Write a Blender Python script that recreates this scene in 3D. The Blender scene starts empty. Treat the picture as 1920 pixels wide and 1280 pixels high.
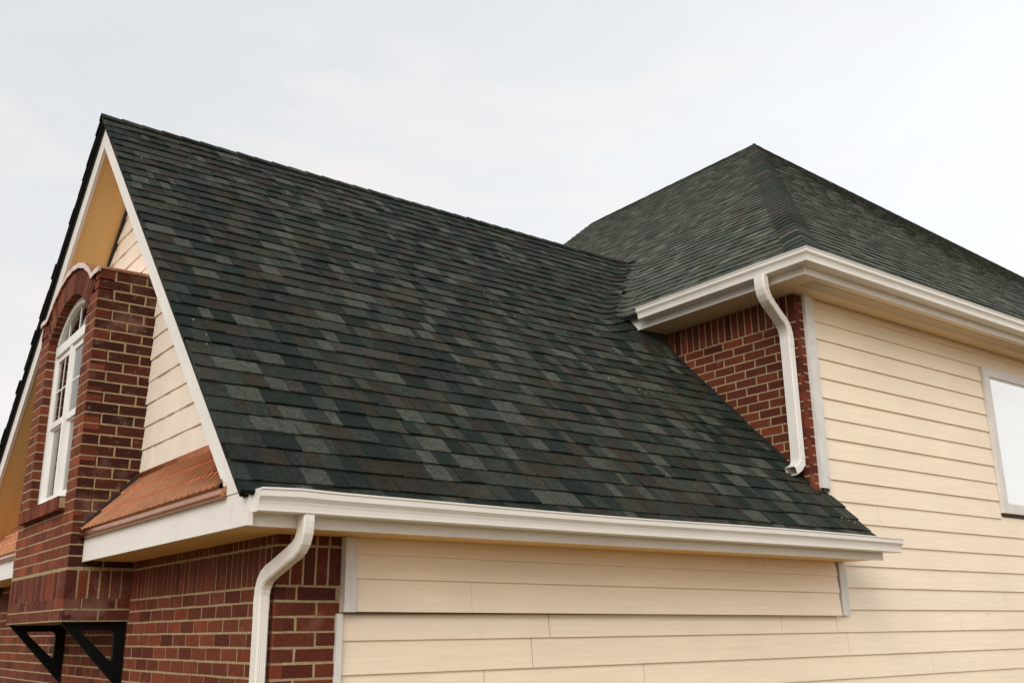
import bpy, math, random
import numpy as np
from mathutils import Matrix, Vector

# ---------------------------------------------------------------- camera, sky, sun, exposure
sc = bpy.context.scene
COL = sc.collection
# measured frame: camera at (0,-4.32,0); the siding wall is the plane Y=0.  World = measured frame moved so that the
# house corner on the ground is the origin.
OFF = np.array([1.925, 0.0, -1.75])
CAMP = np.array([0.0, -4.32, 0.0])
YAW, PITCH, ROLL = math.radians(52.746), math.radians(16.3045), math.radians(-0.6944)
FPX = 1853.68


def cam_axes():
    cy, sy, cp, sp = math.cos(YAW), math.sin(YAW), math.cos(PITCH), math.sin(PITCH)
    f = np.array([cp * cy, cp * sy, sp])
    rt = np.array([sy, -cy, 0.0])
    up = np.cross(rt, f)
    c, s = math.cos(ROLL), math.sin(ROLL)
    return c * rt + s * up, -s * rt + c * up, f


RT, UP, FW = cam_axes()
cd = bpy.data.cameras.new("camera")
cd.sensor_width = 36.0
cd.lens = FPX / 1920 * 36.0
cd.clip_start = 0.05
cd.clip_end = 3000
cam = bpy.data.objects.new("camera", cd)
COL.objects.link(cam)
cw = CAMP - OFF
cam.matrix_world = Matrix(((RT[0], UP[0], -FW[0], cw[0]), (RT[1], UP[1], -FW[1], cw[1]), (RT[2], UP[2], -FW[2], cw[2]), (0, 0, 0, 1)))
sc.camera = cam

SUN_AZ = math.radians(216)      # measured from +X towards +Y: a low veiled sun behind the camera, to its left
SUN_EL = math.radians(31)
w = bpy.data.worlds.new("World")
sc.world = w
w.use_nodes = True
nt = w.node_tree
nt.nodes.clear()
N, L = nt.nodes.new, nt.links.new
out = N("ShaderNodeOutputWorld")
bg = N("ShaderNodeBackground")
bg.inputs[1].default_value = 0.1
sky = N("ShaderNodeTexSky")
sky.sky_type = "NISHITA"
sky.sun_disc = False
sky.sun_elevation = SUN_EL
sky.sun_rotation = math.pi / 2 - SUN_AZ
sky.dust_density = 3.0
sky.ozone_density = 1.0
tc = N("ShaderNodeTexCoord")
# thin high cloud: a veil over the whole sky, with soft thicker and thinner stretches
mp = N("ShaderNodeMapping")
mp.inputs["Scale"].default_value = (1.0, 1.0, 2.2)
mp.inputs["Location"].default_value = (0.35, 0.1, 0.2)
n1 = N("ShaderNodeTexNoise")
n1.inputs["Scale"].default_value = 1.7
n1.inputs["Detail"].default_value = 5
n1.inputs["Roughness"].default_value = 0.55
L(tc.outputs["Generated"], mp.inputs[0])
L(mp.outputs[0], n1.inputs["Vector"])
r1 = N("ShaderNodeMapRange")
r1.inputs["From Min"].default_value = 0.40
r1.inputs["From Max"].default_value = 0.72
r1.inputs["To Min"].default_value = 0.86
r1.inputs["To Max"].default_value = 0.97
L(n1.outputs[0], r1.inputs[0])
# the veil is denser and brighter towards the horizon, as under any thin overcast
sep = N("ShaderNodeSeparateXYZ")
L(tc.outputs["Generated"], sep.inputs[0])
rh = N("ShaderNodeMapRange")
rh.inputs["From Min"].default_value = 0.0
rh.inputs["From Max"].default_value = 0.75
rh.inputs["To Min"].default_value = 0.0
rh.inputs["To Max"].default_value = 1.0
L(sep.outputs[2], rh.inputs[0])
cr = N("ShaderNodeValToRGB")
cr.color_ramp.elements[0].color = (10.0, 9.75, 9.4, 1)
cr.color_ramp.elements[1].color = (7.1, 7.6, 8.0, 1)
L(rh.outputs[0], cr.inputs[0])
# the veil thickens and whitens steadily towards the right of the picture and on beyond it
dt = N("ShaderNodeVectorMath")
dt.operation = "DOT_PRODUCT"
dt.inputs[1].default_value = (0.80, -0.60, 0.0)
L(tc.outputs["Generated"], dt.inputs[0])
rd = N("ShaderNodeMapRange")
rd.inputs["From Min"].default_value = -1
rd.inputs["From Max"].default_value = 1
rd.inputs["To Min"].default_value = 0.80
rd.inputs["To Max"].default_value = 1.26
L(dt.outputs["Value"], rd.inputs[0])
vm = N("ShaderNodeVectorMath")
vm.operation = "SCALE"
L(cr.outputs[0], vm.inputs[0])
L(rd.outputs[0], vm.inputs["Scale"])
mx = N("ShaderNodeMix")
mx.data_type = "RGBA"
L(r1.outputs[0], mx.inputs[0])
L(sky.outputs[0], mx.inputs[6])
L(vm.outputs[0], mx.inputs[7])
# a few thin wisps lit pink by the low sun
mw_ = N("ShaderNodeMapping")
mw_.inputs["Scale"].default_value = (1.0, 1.0, 3.6)
mw_.inputs["Location"].default_value = (0.9, 0.35, 0.15)
L(tc.outputs["Generated"], mw_.inputs[0])
n2 = N("ShaderNodeTexNoise")
n2.inputs["Scale"].default_value = 3.4
n2.inputs["Detail"].default_value = 4
L(mw_.outputs[0], n2.inputs["Vector"])
r2 = N("ShaderNodeMapRange")
r2.inputs["From Min"].default_value = 0.50
r2.inputs["From Max"].default_value = 0.74
r2.inputs["To Max"].default_value = 0.6
L(n2.outputs[0], r2.inputs[0])
mk = N("ShaderNodeMix")
mk.data_type = "RGBA"
L(r2.outputs[0], mk.inputs[0])
L(mx.outputs[2], mk.inputs[6])
mk.inputs[7].default_value = (9.3, 8.4, 7.9, 1)
L(mk.outputs[2], bg.inputs[0])
L(bg.outputs[0], out.inputs[0])

sd = bpy.data.lights.new("sun", "SUN")
sd.energy = 1.8
sd.angle = math.radians(34)
sd.color = (1.0, 0.935, 0.86)
sun = bpy.data.objects.new("sun", sd)
COL.objects.link(sun)
sun.location = (-6, -8, 12)
sdir = Vector((math.cos(SUN_EL) * math.cos(SUN_AZ), math.cos(SUN_EL) * math.sin(SUN_AZ), math.sin(SUN_EL)))
sun.rotation_euler = sdir.to_track_quat("Z", "Y").to_euler()

sc.render.engine = "CYCLES"
sc.view_settings.view_transform = "Standard"
sc.view_settings.look = "None"
sc.view_settings.exposure = 0.15
sc.view_settings.gamma = 1.0
sc.view_settings.use_curve_mapping = False
sc.cycles.max_bounces = 8
sc.cycles.diffuse_bounces = 5

# ---------------------------------------------------------------- helpers
rnd = random.Random(11)
WORLDLOC = {}


class MB:
    """collects vertices and faces; build() links them as ONE mesh object"""

    def __init__(s):
        s.v, s.f, s.c, s.uv = [], [], [], []

    def add(s, vs, fs, col=(1, 1, 1)):
        b = len(s.v)
        s.v.extend([tuple(float(q) for q in p) for p in vs])
        for f in fs:
            s.f.append([i + b for i in f])
            s.c.append(col)
        return s

    def box(s, x0, x1, y0, y1, z0, z1, col=(1, 1, 1)):
        vs = [(x, y, z) for z in (z0, z1) for y in (y0, y1) for x in (x0, x1)]
        return s.add(vs, [[0, 2, 3, 1], [4, 5, 7, 6], [0, 1, 5, 4], [2, 6, 7, 3], [0, 4, 6, 2], [1, 3, 7, 5]], col)

    def piece(s, corners, n, depth, ch=0.003, col=(1, 1, 1), jit=0.0, back=False):
        """a prism behind the outline `corners` (in the plane with outward normal n), with a chamfered front edge"""
        P = np.array(corners, float)
        n = np.array(n, float)
        if jit:
            P = P + np.array([[rnd.uniform(-jit, jit) for _ in range(3)] for _ in P]) * (1 - np.abs(n))
        c = P.mean(0)
        k = len(P)
        d = P - c
        ln = np.linalg.norm(d, axis=1)[:, None]
        F = c + d * (1 - ch * 1.4 / np.maximum(ln, 1e-6))
        O = P - n * ch
        B = P - n * depth
        # orientation
        nn = np.cross(P[1] - P[0], P[2] - P[1])
        ordr = list(range(k)) if nn @ n > 0 else list(range(k))[::-1]
        F, O, B = F[ordr], O[ordr], B[ordr]
        vs = list(F) + list(O) + list(B)
        fs = [list(range(k))]
        for i in range(k):
            j = (i + 1) % k
            fs.append([i, k + i, k + j, j])
            fs.append([k + i, 2 * k + i, 2 * k + j, k + j])
        if back:
            fs.append([2 * k + i for i in range(k)][::-1])
        return s.add(vs, fs, col)

    def prism(s, poly, a, b, fn, col=(1, 1, 1)):
        """closed prism: 2D polygon `poly` swept from parameter a to b, fn(u,v,t)->point"""
        k = len(poly)
        vs = [fn(p[0], p[1], a) for p in poly] + [fn(p[0], p[1], b) for p in poly]
        fs = [list(range(k))[::-1], [k + i for i in range(k)]]
        for i in range(k):
            j = (i + 1) % k
            fs.append([i, j, k + j, k + i])
        return s.add(vs, fs, col)

    def build(s, name, mat, parent=None, kind=None, label=None, smooth=False, fix=False):
        V = np.array(s.v, float) - OFF
        c = (V.min(0) + V.max(0)) / 2
        me = bpy.data.meshes.new(name)
        me.from_pydata([tuple(p) for p in (V - c)], [], s.f)
        at = me.attributes.new("tint", "FLOAT_COLOR", "FACE")
        at.data.foreach_set("color", [q for col in s.c for q in (col[0], col[1], col[2], 1.0)])
        me.materials.append(mat)
        if fix:
            import bmesh
            bm = bmesh.new()
            bm.from_mesh(me)
            bmesh.ops.recalc_face_normals(bm, faces=bm.faces)
            bm.to_mesh(me)
            bm.free()
        if smooth:
            me.polygons.foreach_set("use_smooth", [True] * len(me.polygons))
        me.update()
        o = bpy.data.objects.new(name, me)
        COL.objects.link(o)
        return place(o, c, parent, kind, label)


def place(o, c, parent, kind=None, label=None):
    c = np.array(c, float)
    WORLDLOC[o.name] = c
    if parent is not None:
        o.parent = parent
        o.location = Vector(c - WORLDLOC[parent.name])
    else:
        o.location = Vector(c)
    if kind:
        o["kind"] = kind
    if label:
        o["label"] = label
    return o


def project(p):
    q = np.array(p) - CAMP
    z = q @ FW
    if z < 0.2:
        return None
    return 960 + FPX * (q @ RT) / z, 640 - FPX * (q @ UP) / z


def screen_area(corners):
    pp = [project(p) for p in corners]
    if any(q is None for q in pp):
        return 0
    cx = sum(q[0] for q in pp) / len(pp)
    cy = sum(q[1] for q in pp) / len(pp)
    if not (-5 < cx < 1925 and -5 < cy < 1290):
        return 0
    a = 0
    for i in range(len(pp)):
        j = (i + 1) % len(pp)
        a += pp[i][0] * pp[j][1] - pp[j][0] * pp[i][1]
    return abs(a) / 2


# ---------------------------------------------------------------- materials
def material(name, base=(0.5, 0.5, 0.5), rough=0.7, tint=False, metallic=0.0, noise=(), bump=(), spec=0.5, stain=None, rough_noise=0.0, sheen=0.0):
    """noise: (scale, amount[, stretch xyz]) colour variation; bump: (scale, distance[, stretch]) ; stain: (scale, lo, hi, colour, amount)"""
    m = bpy.data.materials.new(name)
    m.use_nodes = True
    t = m.node_tree
    p = t.nodes["Principled BSDF"]
    p.inputs["Roughness"].default_value = rough
    p.inputs["Metallic"].default_value = metallic
    p.inputs["Specular IOR Level"].default_value = spec
    N, L = t.nodes.new, t.links.new
    geo = N("ShaderNodeNewGeometry")

    def nz(scale, stretch=None, detail=3.0):
        n = N("ShaderNodeTexNoise")
        n.inputs["Scale"].default_value = scale
        n.inputs["Detail"].default_value = detail
        if stretch:
            mm = N("ShaderNodeMapping")
            mm.inputs["Scale"].default_value = stretch
            L(geo.outputs["Position"], mm.inputs[0])
            L(mm.outputs[0], n.inputs["Vector"])
        else:
            L(geo.outputs["Position"], n.inputs["Vector"])
        return n.outputs[0]

    if tint:
        a = N("ShaderNodeAttribute")
        a.attribute_name = "tint"
        col = a.outputs["Color"]
    else:
        r = N("ShaderNodeRGB")
        r.outputs[0].default_value = (*base, 1)
        col = r.outputs[0]
    for item in noise:
        o = nz(item[0], item[2] if len(item) > 2 else None)
        mr = N("ShaderNodeMapRange")
        mr.inputs["From Min"].default_value = 0.25
        mr.inputs["From Max"].default_value = 0.75
        mr.inputs["To Min"].default_value = 1 - item[1]
        mr.inputs["To Max"].default_value = 1 + item[1]
        L(o, mr.inputs[0])
        mm = N("ShaderNodeMix")
        mm.data_type = "RGBA"
        mm.blend_type = "MULTIPLY"
        mm.inputs[0].default_value = 1
        L(col, mm.inputs[6])
        L(mr.outputs[0], mm.inputs[7])
        col = mm.outputs[2]
    if stain:
        for st in stain:
            o = nz(st[0], st[5] if len(st) > 5 else None, 6.0)
            mr = N("ShaderNodeMapRange")
            mr.inputs["From Min"].default_value = st[1]
            mr.inputs["From Max"].default_value = st[2]
            mr.inputs["To Max"].default_value = st[4]
            L(o, mr.inputs[0])
            mm = N("ShaderNodeMix")
            mm.data_type = "RGBA"
            L(mr.outputs[0], mm.inputs[0])
            L(col, mm.inputs[6])
            mm.inputs[7].default_value = (*st[3], 1)
            col = mm.outputs[2]
    L(col, p.inputs["Base Color"])
    if rough_noise:
        mr = N("ShaderNodeMapRange")
        mr.inputs["To Min"].default_value = rough - rough_noise
        mr.inputs["To Max"].default_value = rough + rough_noise
        L(nz(9.0), mr.inputs[0])
        L(mr.outputs[0], p.inputs["Roughness"])
    if tint:
        p.inputs["Diffuse Roughness"].default_value = 1.0
    if sheen:
        p.inputs["Sheen Weight"].default_value = sheen
        p.inputs["Sheen Roughness"].default_value = 0.22
        p.inputs["Sheen Tint"].default_value = (0.85, 0.9, 0.8, 1)
    prev = None
    for item in bump:
        b = N("ShaderNodeBump")
        b.inputs["Strength"].default_value = 1.0
        b.inputs["Distance"].default_value = item[1]
        L(nz(item[0], item[2] if len(item) > 2 else None), b.inputs["Height"])
        if prev:
            L(prev, b.inputs["Normal"])
        prev = b.outputs[0]
    if prev:
        L(prev, p.inputs["Normal"])
    return m


M = {}
M["shingle"] = material("asphalt_shingle", tint=True, rough=0.85, spec=0.12, sheen=0.13, noise=((420, 0.4), (150, 0.7), (60, 0.3), (22, 0.25), (3, 0.12)), bump=((300, 0.0015),))
M["felt"] = material("black_felt", (0.008, 0.008, 0.008), 0.9, spec=0.2)
M["brick"] = material("fired_brick", tint=True, rough=0.88, spec=0.25, noise=((60, 0.22), (220, 0.2), (9, 0.12)), bump=((160, 0.0012), (30, 0.0015)),
                      stain=((7.0, 0.62, 0.80, (0.30, 0.19, 0.14), 0.40), (22.0, 0.66, 0.82, (0.42, 0.32, 0.25), 0.30)))
M["brick_salt"] = material("brick_with_salt", tint=True, rough=0.85, spec=0.25, noise=((60, 0.22), (220, 0.2), (9, 0.15)), bump=((160, 0.0012), (30, 0.0015)),
                           stain=((5.0, 0.54, 0.74, (0.27, 0.15, 0.12), 0.60), (26.0, 0.60, 0.80, (0.45, 0.34, 0.30), 0.45)))  # salt marks; the darker cheeks are shade put into the tint
M["mortar"] = material("lime_mortar", (0.35, 0.265, 0.15), 0.95, spec=0.15, noise=((40, 0.2), (300, 0.2)), bump=((120, 0.004), (30, 0.004)))
M["siding"] = material("cream_painted_board", (0.86, 0.73, 0.575), 0.55, spec=0.3, noise=((0.8, 0.05), (6, 0.035, (0.35, 1, 1)), (60, 0.03, (0.05, 1, 1))),
                       bump=((38, 0.0022, (0.09, 1, 1)), (90, 0.0009, (0.05, 1, 1))),
                       stain=((5.0, 0.68, 0.85, (0.45, 0.36, 0.27), 0.25),))
M["shake"] = material("cream_painted_shake", (0.80, 0.71, 0.60), 0.6, spec=0.3, noise=((4, 0.06), (60, 0.04, (1, 1, 0.08))), bump=((120, 0.001, (1, 1, 0.05)),))
M["soffit"] = material("tan_soffit", (0.80, 0.54, 0.23), 0.5, spec=0.3, noise=((2, 0.06),))
M["soffit_pale"] = material("cream_soffit", (0.80, 0.66, 0.45), 0.5, spec=0.3, noise=((2, 0.05),))
M["white"] = material("white_painted_wood", (0.76, 0.74, 0.70), 0.5, spec=0.35, noise=((3, 0.05), (40, 0.03, (0.1, 1, 1))), bump=((60, 0.0008),),
                      stain=((6.0, 0.62, 0.85, (0.42, 0.37, 0.30), 0.45), (35.0, 0.70, 0.80, (0.28, 0.22, 0.16), 0.35)))
M["gutter"] = material("white_gutter_metal", (0.76, 0.735, 0.68), 0.33, spec=0.5, noise=((3, 0.04),), bump=((5, 0.002),), stain=((9.0, 0.66, 0.85, (0.42, 0.38, 0.32), 0.30),))
M["trim"] = material("weathered_white_trim", (0.68, 0.66, 0.63), 0.65, spec=0.25, noise=((12, 0.07), (80, 0.08, (1, 1, 0.08))), bump=((90, 0.001, (1, 1, 0.06)),),
                     stain=((9.0, 0.62, 0.8, (0.35, 0.29, 0.22), 0.5),))
M["copper"] = material("bright_copper", (0.50, 0.215, 0.11), 0.24, metallic=1.0, noise=((5, 0.12), (24, 0.10)), rough_noise=0.08)
M["copper_dark"] = material("toned_copper", (0.55, 0.20, 0.08), 0.45, metallic=1.0, noise=((8, 0.3),), rough_noise=0.1)
M["copper_cap"] = material("pale_copper", (0.80, 0.58, 0.49), 0.32, metallic=1.0, noise=((12, 0.15),), rough_noise=0.08)
M["flashing"] = material("dark_flashing", (0.02, 0.02, 0.019), 0.55, spec=0.4)
M["steel"] = material("black_steel", (0.004, 0.004, 0.004), 0.6, spec=0.12, noise=((30, 0.3),))
M["frame"] = material("white_window_frame", (0.80, 0.79, 0.77), 0.35, spec=0.5, noise=((6, 0.03),))
M["dark"] = material("dark_room", (0.02, 0.02, 0.02), 0.9)
M["curtain"] = material("pale_curtain", (0.55, 0.50, 0.42), 0.9, noise=((40, 0.25, (1, 1, 0.05)),))
M["reflection_sheet"] = material("white_reflection_sheet", (0.92, 0.885, 0.85), 0.8, noise=((30, 0.02, (1, 1, 0.05)), (1.5, 0.03)))  # white sheet added behind the glass, standing for reflected sky
M["sheath"] = material("grey_sheathing", (0.12, 0.10, 0.08), 0.9)
M["ground"] = material("dry_lawn", (0.20, 0.125, 0.040), 0.95, noise=((0.6, 0.25), (12, 0.3)), bump=((25, 0.03),))


def glass(name, refl):
    m = bpy.data.materials.new(name)
    m.use_nodes = True
    t = m.node_tree
    t.nodes.clear()
    N, L = t.nodes.new, t.links.new
    o = N("ShaderNodeOutputMaterial")
    g = N("ShaderNodeBsdfGlossy")
    g.inputs["Roughness"].default_value = 0.015
    g.inputs["Color"].default_value = (0.97, 0.96, 0.94, 1)
    tr = N("ShaderNodeBsdfTransparent")
    tr.inputs[0].default_value = (0.88, 0.90, 0.88, 1)
    fr = N("ShaderNodeFresnel")
    fr.inputs[0].default_value = 1.5
    mt = N("ShaderNodeMath")
    mt.operation = "ADD"
    mt.use_clamp = True
    mt.inputs[1].default_value = refl
    L(fr.outputs[0], mt.inputs[0])
    ms = N("ShaderNodeMixShader")
    L(mt.outputs[0], ms.inputs[0])
    L(tr.outputs[0], ms.inputs[1])
    L(g.outputs[0], ms.inputs[2])
    L(ms.outputs[0], o.inputs[0])
    return m


M["glass"] = glass("clear_glass", 0.05)
M["glass_coated"] = glass("coated_glass", 0.65)


def perforated(name, base, sx, sy, mode, ax, ay):
    """painted metal with rows of small holes; ax, ay: world axes of the pattern"""
    m = material(name, base, 0.5)
    t = m.node_tree
    N, L = t.nodes.new, t.links.new
    p = t.nodes["Principled BSDF"]
    geo = N("ShaderNodeNewGeometry")

    def axis(a, s, add=None):
        d = N("ShaderNodeVectorMath")
        d.operation = "DOT_PRODUCT"
        d.inputs[1].default_value = a
        L(geo.outputs["Position"], d.inputs[0])
        k = N("ShaderNodeMath")
        k.operation = "MULTIPLY"
        k.inputs[1].default_value = s
        L(d.outputs["Value"], k.inputs[0])
        return k.outputs[0]

    def op(o, a, b=None, v=None):
        k = N("ShaderNodeMath")
        k.operation = o
        L(a, k.inputs[0])
        if b is not None:
            L(b, k.inputs[1])
        elif v is not None:
            k.inputs[1].default_value = v
        return k.outputs[0]

    u, v = axis(ax, sx), axis(ay, sy)
    if mode == "dots":
        fl = op("FLOOR", v)
        u = op("ADD", u, op("MULTIPLY", op("MODULO", fl, v=2.0), v=0.5))
        fu = op("SUBTRACT", op("FRACT", u), v=0.5)
        fv = op("SUBTRACT", op("FRACT", v), v=0.5)
        r = op("SQRT", op("ADD", op("MULTIPLY", fu, fu), op("MULTIPLY", fv, fv)))
        mask = op("LESS_THAN", r, v=0.17)
    else:
        fu = op("ABSOLUTE", op("SUBTRACT", op("FRACT", u), v=0.5))
        mask = op("LESS_THAN", fu, v=0.17)
    mm = N("ShaderNodeMix")
    mm.data_type = "RGBA"
    old = p.inputs["Base Color"].links[0].from_socket
    L(mask, mm.inputs[0])
    L(old, mm.inputs[6])
    mm.inputs[7].default_value = (0.10, 0.06, 0.025, 1)
    L(mm.outputs[2], p.inputs["Base Color"])
    return m


M["vent_rake"] = perforated("perforated_soffit", (0.80, 0.54, 0.23), 56, 56, "dots", (0, 0.735, -0.677), (1, 0, 0))
M["vent_slot"] = perforated("slotted_soffit", (0.80, 0.66, 0.45), 42, 1, "slots", (1, 0, 0), (0, 1, 0))

# ---------------------------------------------------------------- ground
g = MB()
g.add([(-400, -400, OFF[2]), (400, -400, OFF[2]), (400, 400, OFF[2]), (-400, 400, OFF[2])], [[0, 1, 2, 3]])
g.build("ground", M["ground"], kind="structure", label="dry lawn around the foot of the house")

# ---------------------------------------------------------------- the house
house = bpy.data.objects.new("house", None)
COL.objects.link(house)
WORLDLOC["house"] = np.zeros(3)
house["label"] = "brick and cream siding house with dark shingled gable roof and white gutters"
house["category"] = "house"

GND = OFF[2]
XW = 1.925            # brick face of the gable end
XR = 1.575            # shingle edge of the gable rake
ZR0 = 0.962           # gable roof, front slope: z = ZR0 + Y
YRG = 2.745           # gable ridge
ZRG = ZR0 + YRG
SB = 0.92             # back slope
XM = 5.94             # brick face of the tall block
HS = 0.833            # left slope of the tall block's roof: z = 2.55 + HS*(X-5.6)
FS = 0.99             # its front slope
PEAK = np.array([10.4, 3.65, 6.548])
S45 = math.sqrt(0.5)
EXP = 0.127           # shingle exposure


def z_front(Y):
    return ZR0 + Y


def z_back(Y):
    return ZRG - SB * (Y - YRG)


def z_hip(X):
    return 2.55 + HS * (X - 5.6)


def smax_lift(a, b, k=0.16):
    """how far the rounded valley lies above a"""
    d = abs(a - b)
    h = max(k - d, 0) / k
    return max(a, b) + h * h * k * 0.25 - a


PAL = [((0.0165, 0.0265, 0.0215), 0.19), ((0.0415, 0.0510, 0.0415), 0.29), ((0.082, 0.089, 0.074), 0.13), ((0.041, 0.0340, 0.0255), 0.14),
       ((0.056, 0.0535, 0.0420), 0.12), ((0.028, 0.0330, 0.0275), 0.13)]


LASTC = [None]


def pick_col(r, k=1.0, even=0.0):
    for _ in range(3):
        x = r.random()
        for i, (c, wgt) in enumerate(PAL):
            x -= wgt
            if x <= 0:
                break
        if i != LASTC[0]:
            break
    LASTC[0] = i
    f = r.uniform(0.86, 1.16) * k * 0.63
    return tuple((q * (1 - even) + m_ * even) * f for q, m_ in zip(c, (0.047, 0.0500, 0.0425)))


def wob(u, row, s):
    return math.sin(u * 5.1 + row * 2.3 + s) * 0.6 + math.sin(u * 12.7 + row * 4.1 + s * 2) * 0.4


def tab_widths(u0, u1, r):
    u = u0 - r.uniform(0, 0.12)
    outl = []
    while u < u1:
        wd = r.choice([0.045, 0.065, 0.08, 0.095, 0.11, 0.125, 0.145, 0.17])
        outl.append((max(u, u0), min(u + wd, u1)))
        u += wd
    return [q for q in outl if q[1] - q[0] > 0.012]


def shingle_tab(mb, fn, ua0, ub0, ua1, ub1, v0, v1, hb, ht, col, row, seg):
    """one shingle tab; fn(u,v,w) -> point.  Bottom edge from ua0 to ub0 at v0, top edge ua1 to ub1 at v1"""
    k = max(1, int(math.ceil((ub0 - ua0) / seg)))
    vs, fs = [], []
    for i in range(k + 1):
        t = i / k
        ub = ua0 + (ub0 - ua0) * t
        ut = ua1 + (ub1 - ua1) * t
        dv = 0.0048 * wob(ub, row, 0.0)
        dw = 0.0024 * wob(ub, row, 1.7)
        vs += [fn(ub, v0 + dv, -0.004), fn(ub, v0 + dv, hb + dw), fn(ut, v1, ht), fn(ut, v1, -0.006)]
    for i in range(k):
        a, b = 4 * i, 4 * (i + 1)
        fs += [[a, b, b + 1, a + 1], [a + 1, b + 1, b + 2, a + 2]]
    fs += [[0, 1, 2, 3], [4 * k, 4 * k + 3, 4 * k + 2, 4 * k + 1]]
    mb.add(vs, fs, col)


# ---- gable roof
EAVE_Y = -0.392


def fn_front(u, v, ww):
    Y = EAVE_Y + v * S45 - ww * S45
    Z = ZR0 + EAVE_Y - 0.012 + v * S45 + ww * S45
    if u > 4.7 and Y > 1.25:
        Z += smax_lift(z_front(Y), z_hip(u)) * min(1, (Y - 1.25) / 0.35)
    return (u, Y, Z)


def front_umax(v):
    Y = EAVE_Y + v * S45
    if Y < -0.02:
        return 6.095
    if Y < 1.87:
        return XM + 0.005
    return 5.6 + (Y - 1.588) / HS


deck = MB()


def slab(mb, pts, zf, th):
    vs = [(p[0], p[1], zf(p[0], p[1])) for p in pts] + [(p[0], p[1], zf(p[0], p[1]) - th) for p in pts]
    k = len(pts)
    fs = [list(range(k)), [k + i for i in range(k)][::-1]] + [[i, k + i, k + (i + 1) % k, (i + 1) % k] for i in range(k)]
    mb.add(vs, fs)


XD = XR + 0.004
slab(deck, [(XD, -0.37), (6.085, -0.37), (6.085, -0.012), (5.95, -0.012), (5.95, 1.86), (6.92, YRG), (XD, YRG)], lambda x, y: z_front(y) - 0.016, 0.03)
slab(deck, [(XD, YRG), (6.92, YRG), (5.66, 4.0), (5.66, 6.3), (XD, 6.3)], lambda x, y: z_back(y) - 0.016, 0.03)
gable_roof = deck.build("gable_roof", M["felt"], house, label="steep gable roof of dark blended green, grey and brown shingles")

r = random.Random(5)
tabs = []
row = 0
v = 0.0
VMAX = (YRG - EAVE_Y) / S45
first = True
while v < VMAX - 0.02:
    ex = 0.085 if first else EXP          # the starter course shows less
    v1 = min(v + ex + 0.02, VMAX)
    um = front_umax(v + 0.5 * ex)
    last = None
    for (a, b) in tab_widths(XR - r.uniform(0, 0.008), um, r):
        col = pick_col(r) if last is None or r.random() > 0.10 else col
        ua, ub = a, b
        ubt = min(b, front_umax(v1)) if b < um - 1e-6 else front_umax(min(v1, VMAX - 0.01))
        ubb = b if b < um - 1e-6 else front_umax(v)
        if v * S45 + EAVE_Y < 1.87:
            ubt = ubb = b
        hb = r.choice([0.011, 0.012, 0.016, 0.0175])
        tabs.append((ua, ubb, ua, ubt, v, v1, hb, 0.0015, col, row))
        last = b
    v += ex
    row += 1
    first = False


def tab_area(t):
    return screen_area([fn_front(t[0], t[4], 0), fn_front(t[1], t[4], 0), fn_front(t[3], t[5], 0), fn_front(t[2], t[5], 0)])


order = sorted(range(len(tabs)), key=lambda i: -tab_area(tabs[i]))
big = set(order[:300])
field = MB()
for i, t in enumerate(tabs):
    mb = MB() if i in big else field
    g0 = r.choice([0.0003, 0.0003, 0.0024, 0.0034])
    shingle_tab(mb, fn_front, t[0] + g0, t[1] - 0.0003, t[2] + g0, t[3] - 0.0003, t[4], t[5], t[6], t[7], t[8], t[9], 0.07)
    if i in big:
        mb.build("shingle", M["shingle"], gable_roof)
# back slope (only its rake edge shows)
CB, SBN = 1 / math.hypot(1, SB), SB / math.hypot(1, SB)


def fn_back(u, v, ww):
    Y = 6.32 - v * CB + ww * SBN
    Z = z_back(6.32) - 0.012 + v * SBN + ww * CB
    return (u, Y, Z)


v, row = 0.0, 50
while v < (6.32 - YRG) / CB - 0.02:
    for (a, b) in tab_widths(XR - r.uniform(0, 0.012), 5.6, r):
        shingle_tab(field, fn_back, b, a, b, a, v, min(v + EXP + 0.02, (6.32 - YRG) / CB), r.choice([0.009, 0.013]), 0.0015, pick_col(r), row, 0.5)
    v += EXP
    row += 1
field.build("shingle_field", M["shingle"], gable_roof, kind="stuff")


def cap(name, a, b, sl, sr, wd, up, lift0, lift1, parent, col):
    """a bent ridge or hip shingle from a (raised butt) to b"""
    a, b, up, sl, sr = [np.array(q, float) for q in (a, b, up, sl, sr)]
    mb = MB()
    pts = []
    for p, li in ((a, lift0), (b, lift1)):
        for s, q in ((sl, 1.0), (sl, 0.5), (None, 0), (sr, 0.5), (sr, 1.0)):
            base = p + up * li
            if s is not None:
                base = base + s * wd * q - up * (0.004 if q == 1.0 else 0.0)
            else:
                base = base - up * 0.006
            pts.append(base)
    low = [p - up * 0.012 for p in pts]
    vs = pts + low
    fs = []
    for i in range(4):
        fs.append([i, i + 1, 5 + i + 1, 5 + i])
        fs.append([i, 10 + i, 10 + i + 1, i + 1])
    fs += [[0, 5, 15, 10], [4, 14, 19, 9]]
    mb.add(vs, fs, col)
    return mb.build(name, M["shingle"], parent, fix=True)


DOWNF = np.array([0, -S45, -S45])
DOWNB = np.array([0, CB, -SBN])
x = XR - 0.012
while x < 6.85:
    zz = ZRG + 0.012
    cap("ridge_cap", (x, YRG, zz), (x + 0.24, YRG, zz), DOWNF, DOWNB, 0.06, (0, 0, 1), 0.015 + r.uniform(-0.002, 0.003), 0.005, gable_roof, pick_col(r))
    x += 0.150

# barge boards, pent fascia
BX0, BX1 = 1.612, 1.637
ZPT = 0.578           # top of the pent fascia


def yz(u, v, t):
    return (t, u, v)


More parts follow.
